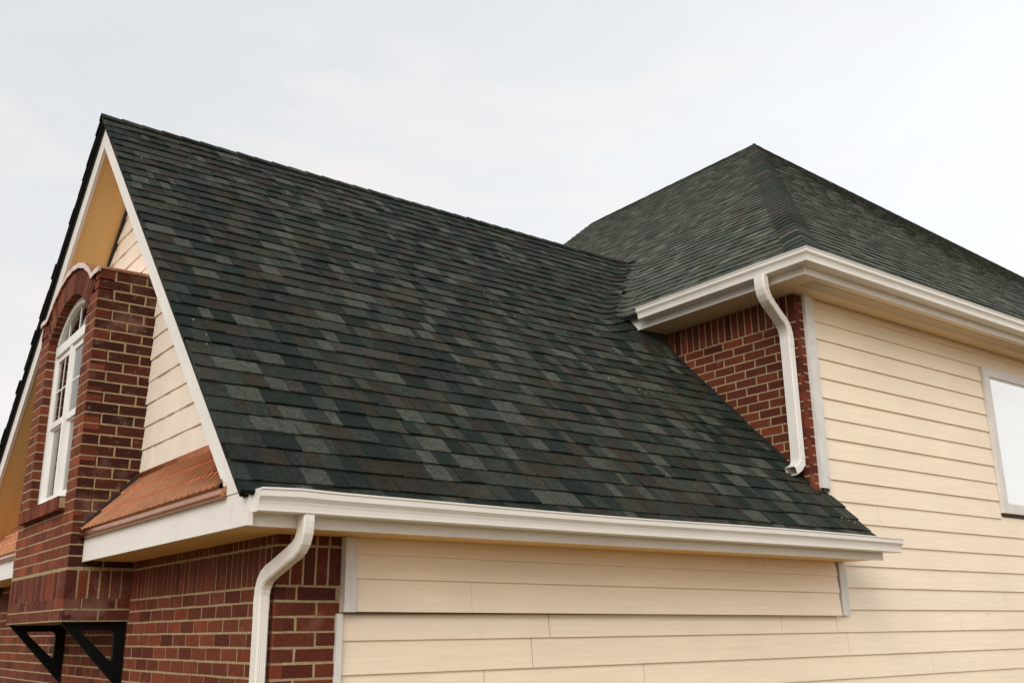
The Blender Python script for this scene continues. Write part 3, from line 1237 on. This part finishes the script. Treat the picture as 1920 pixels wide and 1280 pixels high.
def copper_roof(ya, yb, label, right):
    base = MB()
    base.prism([(1.645, 0.46), (XW, 0.46), (XW, 0.94), (1.645, 0.64)], max(ya, 0.24), yb, lambda a, b, t: (a, t, b))
    part = base.build("copper_roof", M["felt"], house, fix=True, label=label)
    n = 3
    for k in range(n):
        s0, s1 = k / n, (k + 1) / n + 0.02
        mb = MB()
        prof = []
        y_ = yb
        pts = []
        st = 0.080
        cnt = int((yb - ya) / st)
        for i in range(cnt + 1):
            c = yb - i * st
            for dy, h in ((0.0, 0.0), (-0.046, 0.0), (-0.049, 0.0065), (-0.054, 0.0095), (-0.059, 0.0065), (-0.062, 0.0)):
                if c + dy > ya:
                    pts.append((c + dy, h))
        vs, fs = [], []
        for (y_, h) in pts:
            row_ = []
            for s, e in ((s0, 0.0125), (s1, 0.003)):
                p = copper_pt(s, y_, e + h)
                if right:                   # trimmed to the underside of the rake
                    lim = p[2] - ZR0 + SD - 0.005
                    p = (p[0], max(p[1], lim), p[2])
                row_.append(p)
            q0 = copper_pt(s0, row_[0][1], -0.002)
            vs += [q0, row_[0], row_[1]]
        for i in range(len(pts) - 1):
            a, b = 3 * i, 3 * (i + 1)
            fs += [[a, b, b + 1, a + 1], [a + 1, b + 1, b + 2, a + 2]]
        mb.add(vs, fs)
        cp = mb.build("copper_panel", M["copper"], part)
        # screws along the butt
        sm = MB()
        y_ = yb - 0.02
        while y_ > ya + 0.02:
            p = np.array(copper_pt(s0 + 0.02, y_, 0.0205))
            if not right or p[1] > p[2] - ZR0 + SD + 0.02:
                rr = 0.0055
                ring_ = [p + np.array([0, rr * math.cos(t), rr * math.sin(t)]) for t in np.linspace(0, 2 * math.pi, 7)[:-1]]
                sm.add(ring_ + [p + np.array([-0.006, 0, 0.004])], [[i, (i + 1) % 6, 6] for i in range(6)])
            y_ -= 0.156
        sm.build("screw_row", M["copper"], part, kind="stuff")
    y_lo = max(ya, -0.138) if right else ya
    # rolled drip edge over the fascia
    dp = [(1.612, 0.568), (1.588, 0.570), (1.584, 0.584), (1.588, 0.592), (1.594, 0.611), (1.612, 0.622), (1.612, 0.60), (1.604, 0.590)]
    MB().prism(dp, y_lo, yb, lambda a, b, t: (a, t, b)).build("drip_edge", M["copper"], part, fix=True)
    # wall flashing
    y_f = (0.95 - ZR0 + SD) if right else ya
    MB().box(XW - 0.026, XW - 0.016, y_f, yb, 0.940, 0.992).build("wall_flashing", M["copper_dark"], part)
    # dark step flashing against the bay
    yfl = yb - 0.006 if right else ya + 0.006
    q = [(CX0 - 0.01, CZ0 - 0.005), (CX0 + 0.0, CZ0 + 0.035), (CX1, CZ1 + 0.05), (CX1, CZ1 - 0.01)]
    MB().prism(q, yfl - 0.004, yfl + 0.004, lambda a, b, t: (a, t, b)).build("step_flashing", M["flashing"], part, fix=True)


copper_roof(-0.16, BY0 - 0.001, "ribbed copper pent roof to the right of the brick bay", True)
copper_roof(BY1 + 0.001, 6.1, "ribbed copper pent roof beyond the brick bay at the left edge", False)

# ---- white fascias and soffits
PF = MB()
PF.box(1.617, 1.642, -0.372, BY0 - 0.008, 0.432, ZPT - 0.002)
PF.build("fascia_board", M["white"], house, label="wide white fascia board under the copper pent roof")
PF = MB()
PF.box(1.617, 1.642, BY1 + 0.008, 6.15, 0.432, ZPT - 0.002)
PF.build("fascia_board", M["white"], house, label="white fascia board beyond the bay at the left edge")
LFY = -0.335
fb = MB()
fb.box(1.645, 6.205, LFY, LFY + 0.022, 0.434, 0.585)
fb.build("fascia_board", M["white"], house, label="long white fascia board behind the lower gutter")
so = MB()
so.box(1.645, XW - 0.002, LFY + 0.024, BY0 - 0.002, 0.440, 0.452)
so.box(XW - 0.002, 6.20, LFY + 0.024, -0.002, 0.4405, 0.4515)
so.build("soffit", M["soffit"], house, label="tan soffit under the lower eave and the pent roof")
MB().box(1.645, XW - 0.002, BY1 + 0.002, 6.15, 0.440, 0.452).build("soffit", M["soffit"], house, label="tan soffit under the far pent roof")

MFX, MFY = 5.655, -0.322
MZ = 2.412
fb = MB()
fb.box(MFX, MFX + 0.022, MFY, 1.75, MZ - 0.004, 2.565)
fb.box(MFX + 0.022, 22, MFY, MFY + 0.022, MZ - 0.004, 2.565)
fb.build("fascia_board", M["white"], house, label="white fascia board turning the corner of the upper eave")
so = MB()
so.box(MFX + 0.024, XM + 0.02, 0.0, 1.75, MZ + 0.004, MZ + 0.016)
so.box(MFX + 0.024, 22, MFY + 0.024, 0.0, MZ + 0.0045, MZ + 0.0155)
us = so.build("soffit", M["soffit_pale"], house, label="cream soffit with slotted vent under the upper eave")
MB().box(5.86, 21.9, -0.245, -0.125, MZ + 0.001, MZ + 0.007).build("vent_strip", M["vent_slot"], us)
# drip edges under the eave shingles
MB().box(1.60, 6.09, -0.385, -0.3355, 0.556, 0.566).build("drip_edge", M["flashing"], gable_roof)


# ---- gutters
def ksection():
    po = [(0.0, 0.088), (0.0, 0.0), (0.088, 0.0), (0.092, 0.004), (0.092, 0.012), (0.094, 0.028), (0.099, 0.043), (0.107, 0.054), (0.112, 0.060), (0.113, 0.083), (0.118, 0.087), (0.118, 0.094), (0.104, 0.094)]
    t = 0.0022
    pi = []
    for i, p in enumerate(po):
        a = np.array(po[max(i - 1, 0)])
        b = np.array(po[min(i + 1, len(po) - 1)])
        d = (b - a) / np.linalg.norm(b - a)
        pi.append((p[0] - d[1] * t, p[1] + d[0] * t))
    return po + pi[::-1]


KS = ksection()
gu = MB()
GX0, GX1 = 1.640, 6.288
GZ = 0.484
ng = 26
secs = []
rg = random.Random(8)
vs, fs = [], []
k = len(KS)
for i in range(ng + 1):
    t = i / ng
    X = GX0 + (GX1 - GX0) * t
    sag = 0.004 * math.sin(t * 9 + 1) + (0.006 * math.exp(-((X - 1.85) / 0.12) ** 2))
    vs += [(X, LFY - 0.001 - p[0], GZ + p[1] + sag * (0.3 + p[1] * 8)) for p in KS]
for i in range(ng):
    for j in range(k):
        fs.append([k * i + j, k * i + (j + 1) % k, k * (i + 1) + (j + 1) % k, k * (i + 1) + j])
gu.add(vs, fs)
low_g = gu.build("gutter", M["gutter"], house, label="long white gutter along the lower eave", fix=True)
capsec = [(0.0, 0.094)] + [p for p in KS[1:12]]
for X, th in ((GX0 - 0.004, 0.004), (GX1 - 0.012, 0.004)):
    MB().prism(capsec, X, X + th, lambda a, b, t: (t, LFY - 0.0015 - a, GZ + b + 0.001)).build("end_cap", M["gutter"], low_g, fix=True)
lip = [(-0.001, 0.0), (0.118, 0.0), (0.118, 0.0), (0.0, 0.0)]
MB().box(GX0 - 0.016, GX0 - 0.005, LFY - 0.03, LFY - 0.002, GZ + 0.01, GZ + 0.085).build("end_flange", M["gutter"], low_g)

gu = MB()
UZ = 2.462
YE_ = 1.262
secL = [(MFX - 0.001 - p[0], YE_, UZ + p[1]) for p in KS]
secC = [(MFX - 0.001 - p[0], MFY - 0.001 - p[0], UZ + p[1]) for p in KS]
secR = [(22.0, MFY - 0.001 - p[0], UZ + p[1]) for p in KS]
fs = []
for i in range(2):
    for j in range(k):
        fs.append([k * i + j, k * i + (j + 1) % k, k * (i + 1) + (j + 1) % k, k * (i + 1) + j])
gu.add(secL + secC + secR, fs)
up_g = gu.build("gutter", M["gutter"], house, label="white gutter turning the corner of the upper eave", fix=True)
MB().prism(capsec, YE_ - 0.002, YE_ + 0.003, lambda a, b, t: (MFX - 0.0015 - a, t, UZ + b + 0.001)).build("end_cap", M["gutter"], up_g, fix=True)


# ---- downspouts
def rect_section(a, b, dep=0.0022):
    """corrugated rectangle a (along first axis) x b"""
    pts = []
    rc = 0.007

    def side(p, q, nrm, n=4, dep=dep):
        p, q, nrm = np.array(p), np.array(q), np.array(nrm)
        o = [p]
        for i in range(n):
            c = (i + 0.5) / n
            for off, d in ((-0.09, 0.0), (-0.05, dep), (0.05, dep), (0.09, 0.0)):
                o.append(p + (q - p) * (c + off) - nrm * d)
        o.append(q)
        return o
    ha, hb = a / 2, b / 2
    pts += side((-ha + rc, -hb), (ha - rc, -hb), (0, -1))
    pts += [(ha, -hb + rc), (ha, hb - rc)]
    pts += side((ha - rc, hb), (-ha + rc, hb), (0, 1))
    pts += [(-ha, hb - rc), (-ha, -hb + rc)]
    return pts


def sweep(path, up_axis, sec, scales=None):
    """sweep sec along path (list of points in one vertical plane); up_axis = the horizontal axis normal to that plane"""
    mb = MB()
    path = [np.array(p, float) for p in path]
    ax = np.array(up_axis, float)
    k = len(sec)
    vs, fs = [], []
    for i, p in enumerate(path):
        d = (path[min(i + 1, len(path) - 1)] - path[max(i - 1, 0)])
        d /= np.linalg.norm(d)
        side = np.cross(ax, d)
        s = scales[i] if scales else 1.0
        vs += [p + ax * q[0] * s + side * q[1] * s for q in sec]
    for i in range(len(path) - 1):
        for j in range(k):
            fs.append([k * i + j, k * i + (j + 1) % k, k * (i + 1) + (j + 1) % k, k * (i + 1) + j])
    mb.add(vs, fs)
    return mb


def bend(p, a, b, rad, n=8):
    p, a, b = [np.array(q, float) for q in (p, a, b)]
    da, db = (a - p) / np.linalg.norm(a - p), (b - p) / np.linalg.norm(b - p)
    o = []
    for i in range(n + 1):
        t = i / n
        o.append((1 - t) ** 2 * (p + da * rad) + 2 * t * (1 - t) * p + t * t * (p + db * rad))
    return o


def downspout(pts, axis, sec, label, shoe=None):
    """pts: outlet, upper bend, lower bend, foot"""
    p0, p1, p2, p3 = [np.array(q, float) for q in pts]
    foot = p3 if shoe is None else p3
    rad = 0.09
    b1 = bend(p1, p0, p2, rad)
    b2 = bend(p2, p1, p3, rad)
    end = foot
    body = sweep([b2[-1] + (p3 - p2) / np.linalg.norm(p3 - p2) * 0.02, end], axis, sec).build("downspout", M["gutter"], house, label=label, fix=True)
    sc1 = [1.03 if i % 2 == 0 else 1.0 for i in range(9)]
    sweep([p0, b1[0]] + b1[1:] + [b1[-1] + (p2 - p1) / np.linalg.norm(p2 - p1) * 0.02], axis, sec, [1.03, 1.03] + sc1[1:] + [1.03]).build("elbow", M["gutter"], body, fix=True)
    sweep([b1[-1], b2[0]], axis, sec, [0.985, 0.985]).build("offset_pipe", M["gutter"], body, fix=True)
    sweep([b2[0] - (p2 - p1) / np.linalg.norm(p2 - p1) * 0.02] + b2 + [b2[-1] + (p3 - p2) / np.linalg.norm(p3 - p2) * 0.05], axis, sec, [1.03] + sc1 + [1.03]).build("elbow", M["gutter"], body, fix=True)
    if shoe is not None:
        b3 = bend(p3, p2, shoe, 0.06)
        sweep([p3 + np.array([0, 0, 0.085])] + b3 + [np.array(shoe, float)], axis, sec, [1.03, 1.03] + sc1[1:] + [1.03]).build("elbow", M["gutter"], body, fix=True)
    return body


secA = rect_section(0.050, 0.074, 0.0011)
XD_ = 1.876
low_d = downspout([(XD_, -0.385, 0.486), (XD_, -0.385, 0.368), (XD_, 0.035, 0.238), (XD_, 0.035, GND + 0.05)], (1, 0, 0), secA, "white downspout bending from the lower gutter to the brick corner")
secB = rect_section(0.088, 0.062, 0.0006)
up_d = downspout([(5.565, -0.010, 2.464), (5.565, -0.010, 2.32), (5.890, 0.055, 2.135), (5.890, 0.055, 1.105)], (0, 1, 0), secB,
                 "white downspout on the upper brick wall, ending above the shingles", shoe=(5.80, 0.055, 1.062))
for zz in (1.9,):
    pass

# ---------------------------------------------------------------- siding
sw = MB()
sw.box(2.262, 22, 0.022, 0.20, GND, 0.46)
sw.box(6.10, 22, 0.0225, 0.20, 0.46, 2.43)
siding = sw.build("siding_wall", M["sheath"], house, label="cream lap siding wall running from the low eave to the tall block")


def board(x0, x1, zb, zt, y=0.0, tilt=0.0, xr=None, proud=0.013):
    """one lap board: bottom edge proud, top edge under the board above; tilt: drop of the right end"""
    xr = x1 if xr is None else xr
    dj = rs.uniform(-0.0008, 0.0008)
    mb = MB()
    pr = [(y - proud + 0.013 - 0.013 + dj, 0), (y - 0.002 + dj, 1), (y + 0.008, 1), (y + 0.008 - proud + 0.006, 0)]
    pr = [(y + 0.0145 - proud + dj, zb), (y + 0.016 + dj * 0.5, zt + 0.016), (y + 0.022, zt + 0.016), (y + 0.022, zb)]
    nseg = 1
    vs = [(x0, p[0], p[1]) for p in pr] + [(x1, p[0], p[1] - tilt) for p in pr]
    mb.add(vs, [[0, 1, 2, 3], [7, 6, 5, 4], [0, 4, 5, 1], [1, 5, 6, 2], [2, 6, 7, 3], [3, 7, 4, 0]])
    mb.build("siding_board", M["siding"], siding, fix=True)


# joints measured on the photograph, per course (height of the lower edge -> joint positions)
Z0S, DZ = 1.184, 0.1523
WXL, WXR, WZ0, WZ1 = 8.585, 9.95, 0.930, 2.236       # right window, outside of its casing
JOINTS = {-8: [3.52, 5.49, 6.085, 7.70], -9: [3.40, 6.20, 7.42], -10: [3.09, 4.22, 7.22], -11: [5.15], -7: [8.44], -6: [], -5: [], -3: [6.75], -2: [8.41], -1: [], 0: [], 1: [], 2: [], 3: [], 4: [],
          5: [], 6: [], 7: [9.15], 8: [8.95]}
for k_ in range(-19, 9):
    zb = Z0S + DZ * k_
    zt = zb + DZ
    if k_ == 7:
        zb, zt = 2.236, 2.353
    if k_ == 8:
        zb, zt = 2.353, 2.412
    if zb < GND:
        continue
    left = 2.2612 if k_ <= -8 else 6.118
    js = [left] + sorted(JOINTS.get(k_, [rs.uniform(3, 8), rs.uniform(8, 12)])) + [13.5 + rs.uniform(-1, 1), 17.5 + rs.uniform(-1, 1), 21.5]
    js = [j for j in js if j >= left]
    for a, b in zip(js[:-1], js[1:]):
        zbb, ztt = zb, zt
        if k_ == -8 and a < 6.0:
            ztt = 0.10
        parts = [(a, b)]
        if ztt > WZ0 + 0.03 and zbb < WZ1 - 0.02:      # beside the window
            parts = []
            if a < WXL:
                parts.append((a, min(b, WXL - 0.004)))
            if b > WXR:
                parts.append((max(a, WXR + 0.004), b))
        for (p, q) in parts:
            if q - p > 0.02:
                board(p + 0.0028, q - 0.0028, zbb, ztt)
# the proud band of three boards under the lower eave
FY = -0.036
MB().box(2.262, 6.115, FY + 0.0225, 0.021, 0.085, 0.46).build("furring", M["sheath"], siding)
for zb, zt, js in ((0.362, 0.445, [2.314, 4.25, 6.098]), (0.249, 0.362, [2.314, 6.102]), (0.096, 0.249, [2.314, 2.985, 6.106])):
    for a, b in zip(js[:-1], js[1:]):
        t0 = 0.020 * (a - 2.314) / 3.79
        t1 = 0.020 * (b - 2.314) / 3.79
        board(a + 0.001, b - 0.001, zb - t0, zt - t0, FY, tilt=t1 - t0)
# trims
MB().box(2.2495, 2.3125, FY - 0.012, 0.0214, 0.094, 0.438).build("trim_board", M["trim"], siding)
MB().box(2.2300, 2.2625, -0.014, 0.02, GND, 0.088).build("trim_board", M["trim"], siding)
MB().box(6.140, 6.222, -0.020, 0.006, 0.078, 0.4395).build("trim_board", M["trim"], siding)
MB().box(6.036, 6.132, -0.030, 0.0215, 0.955, MZ + 0.003).build("corner_board", M["trim"], siding, label="white corner board between upper brick and siding")
MB().box(6.060, 6.128, -0.016, 0.010, 0.93, 0.953).build("flashing_tab", M["flashing"], siding)

# ---- right window
cw_ = 0.092
wf = MB()
wf.box(WXL, WXL + cw_, -0.024, 0.02, WZ0 + cw_ - 0.01, WZ1 - cw_ + 0.01)
wf.box(WXR - cw_, WXR, -0.024, 0.02, WZ0 + cw_ - 0.01, WZ1 - cw_ + 0.01)
wf.box(WXL, WXR, -0.0242, 0.02, WZ1 - cw_ + 0.0105, WZ1)
wf.box(WXL, WXR, -0.0242, 0.02, WZ0, WZ0 + cw_ - 0.0105)
wn = wf.build("window", M["trim"], house, label="window with a white sheet for reflected sky in the upper siding wall at the right edge")
x0, x1, z0, z1 = WXL + cw_, WXR - cw_, WZ0 + cw_ - 0.01, WZ1 - cw_ + 0.01
s = MB()
s.box(x0, x0 + 0.014, -0.010, 0.03, z0, z1)
s.box(x1 - 0.014, x1, -0.010, 0.03, z0, z1)
s.box(x0 + 0.014, x1 - 0.014, -0.0095, 0.03, z0, z0 + 0.014)
s.box(x0 + 0.014, x1 - 0.014, -0.0095, 0.03, z1 - 0.014, z1)
s.build("sash", M["frame"], wn)
MB().box(x0 + 0.014, x1 - 0.014, -0.004, -0.001, z0 + 0.014, z1 - 0.014).build("pane", M["glass_coated"], wn)
MB().box(x0 + 0.014, x1 - 0.014, 0.006, 0.010, z0 + 0.014, z1 - 0.014).build("reflection_sheet", M["reflection_sheet"], wn)  # added sheet that whitens the pane as a sky reflection would

# ---- inside of the house, so that no light leaks through
co = MB()
co.box(XW + 0.30, 21, 0.22, 6.1, GND, 0.5)
co.box(6.3, 21, 0.22, 7.0, 0.5, 2.4)
co.build("inner_core", M["sheath"], house)

# ---- weathered step flashing where the shingle slope meets the tall brick wall
sf = MB()
rf = random.Random(4)
n = 22
for i in range(n):
    ya, yb = 0.005 + 1.50 * i / n, 0.005 + 1.50 * (i + 1) / n - 0.004
    h0 = rf.uniform(0.018, 0.034)
    q = [(ya, z_front(ya) - 0.02), (yb, z_front(yb) - 0.02), (yb, z_front(yb) + h0 + 0.004), (ya, z_front(ya) + h0)]
    sf.prism(q, XM - 0.006 - rf.uniform(0, 0.002), XM + 0.004, yz)
sf.build("step_flashing", M["flashing"], gable_roof, fix=True)
# nail heads on the boards under the lower eave and on the siding
rn = random.Random(9)
for i in range(26):
    if i < 15:
        x_, z_, y_ = rn.uniform(2.4, 6.0), rn.uniform(0.385, 0.428), FY + 0.0085
    else:
        x_, z_, y_ = rn.uniform(2.4, 8.5), rn.choice([0.088, -0.024, -0.172, 1.045, 1.35]) + rn.uniform(0, 0.012), 0.0045
        if x_ < 6.2 and z_ > 0.1:
            continue
    rr = rn.uniform(0.003, 0.0045)
    vs = [(x_ + rr * math.cos(t), y_, z_ + rr * math.sin(t)) for t in np.linspace(0, 2 * math.pi, 7)[:-1]] + [(x_, y_ - 0.002, z_)]
    mb = MB()
    mb.add(vs, [[k, (k + 1) % 6, 6] for k in range(6)])
    mb.build("nail", M["sheath"], siding)

# ---- scraps of leaf and grit lying on the shingles
db = MB()
rdb = random.Random(12)
spots = [(1.75, 2.25), (1.72, 1.95), (1.66, 0.62), (1.68, 0.45), (1.70, 0.52), (4.2, 1.55), (4.15, 1.40), (4.3, 1.30), (4.75, 1.25), (4.35, 0.92), (4.75, 0.78), (5.0, 0.72), (5.02, 0.68),
         (5.5, 0.95), (5.6, 0.25), (5.9, -0.25), (5.95, -0.27), (6.0, -0.28), (3.0, 0.9), (3.6, 2.1)]
for (x_, y_) in spots:
    rr = rdb.uniform(0.0018, 0.0036)
    zz = z_front(y_) + 0.002
    ring_ = [(x_ + rr * 1.3 * math.cos(t), y_ + rr * 0.7 * math.sin(t), zz + rr * 0.7 * math.sin(t)) for t in np.linspace(0, 2 * math.pi, 6)[:-1]]
    db.add(ring_ + [(x_, y_ - 0.004, zz + 0.005)], [[k, (k + 1) % 5, 5] for k in range(5)])
dbo = db.build("roof_grit", M["frame"], kind="stuff", label="pale scraps of leaf and grit scattered on the shingles")
dbo["category"] = "grit"
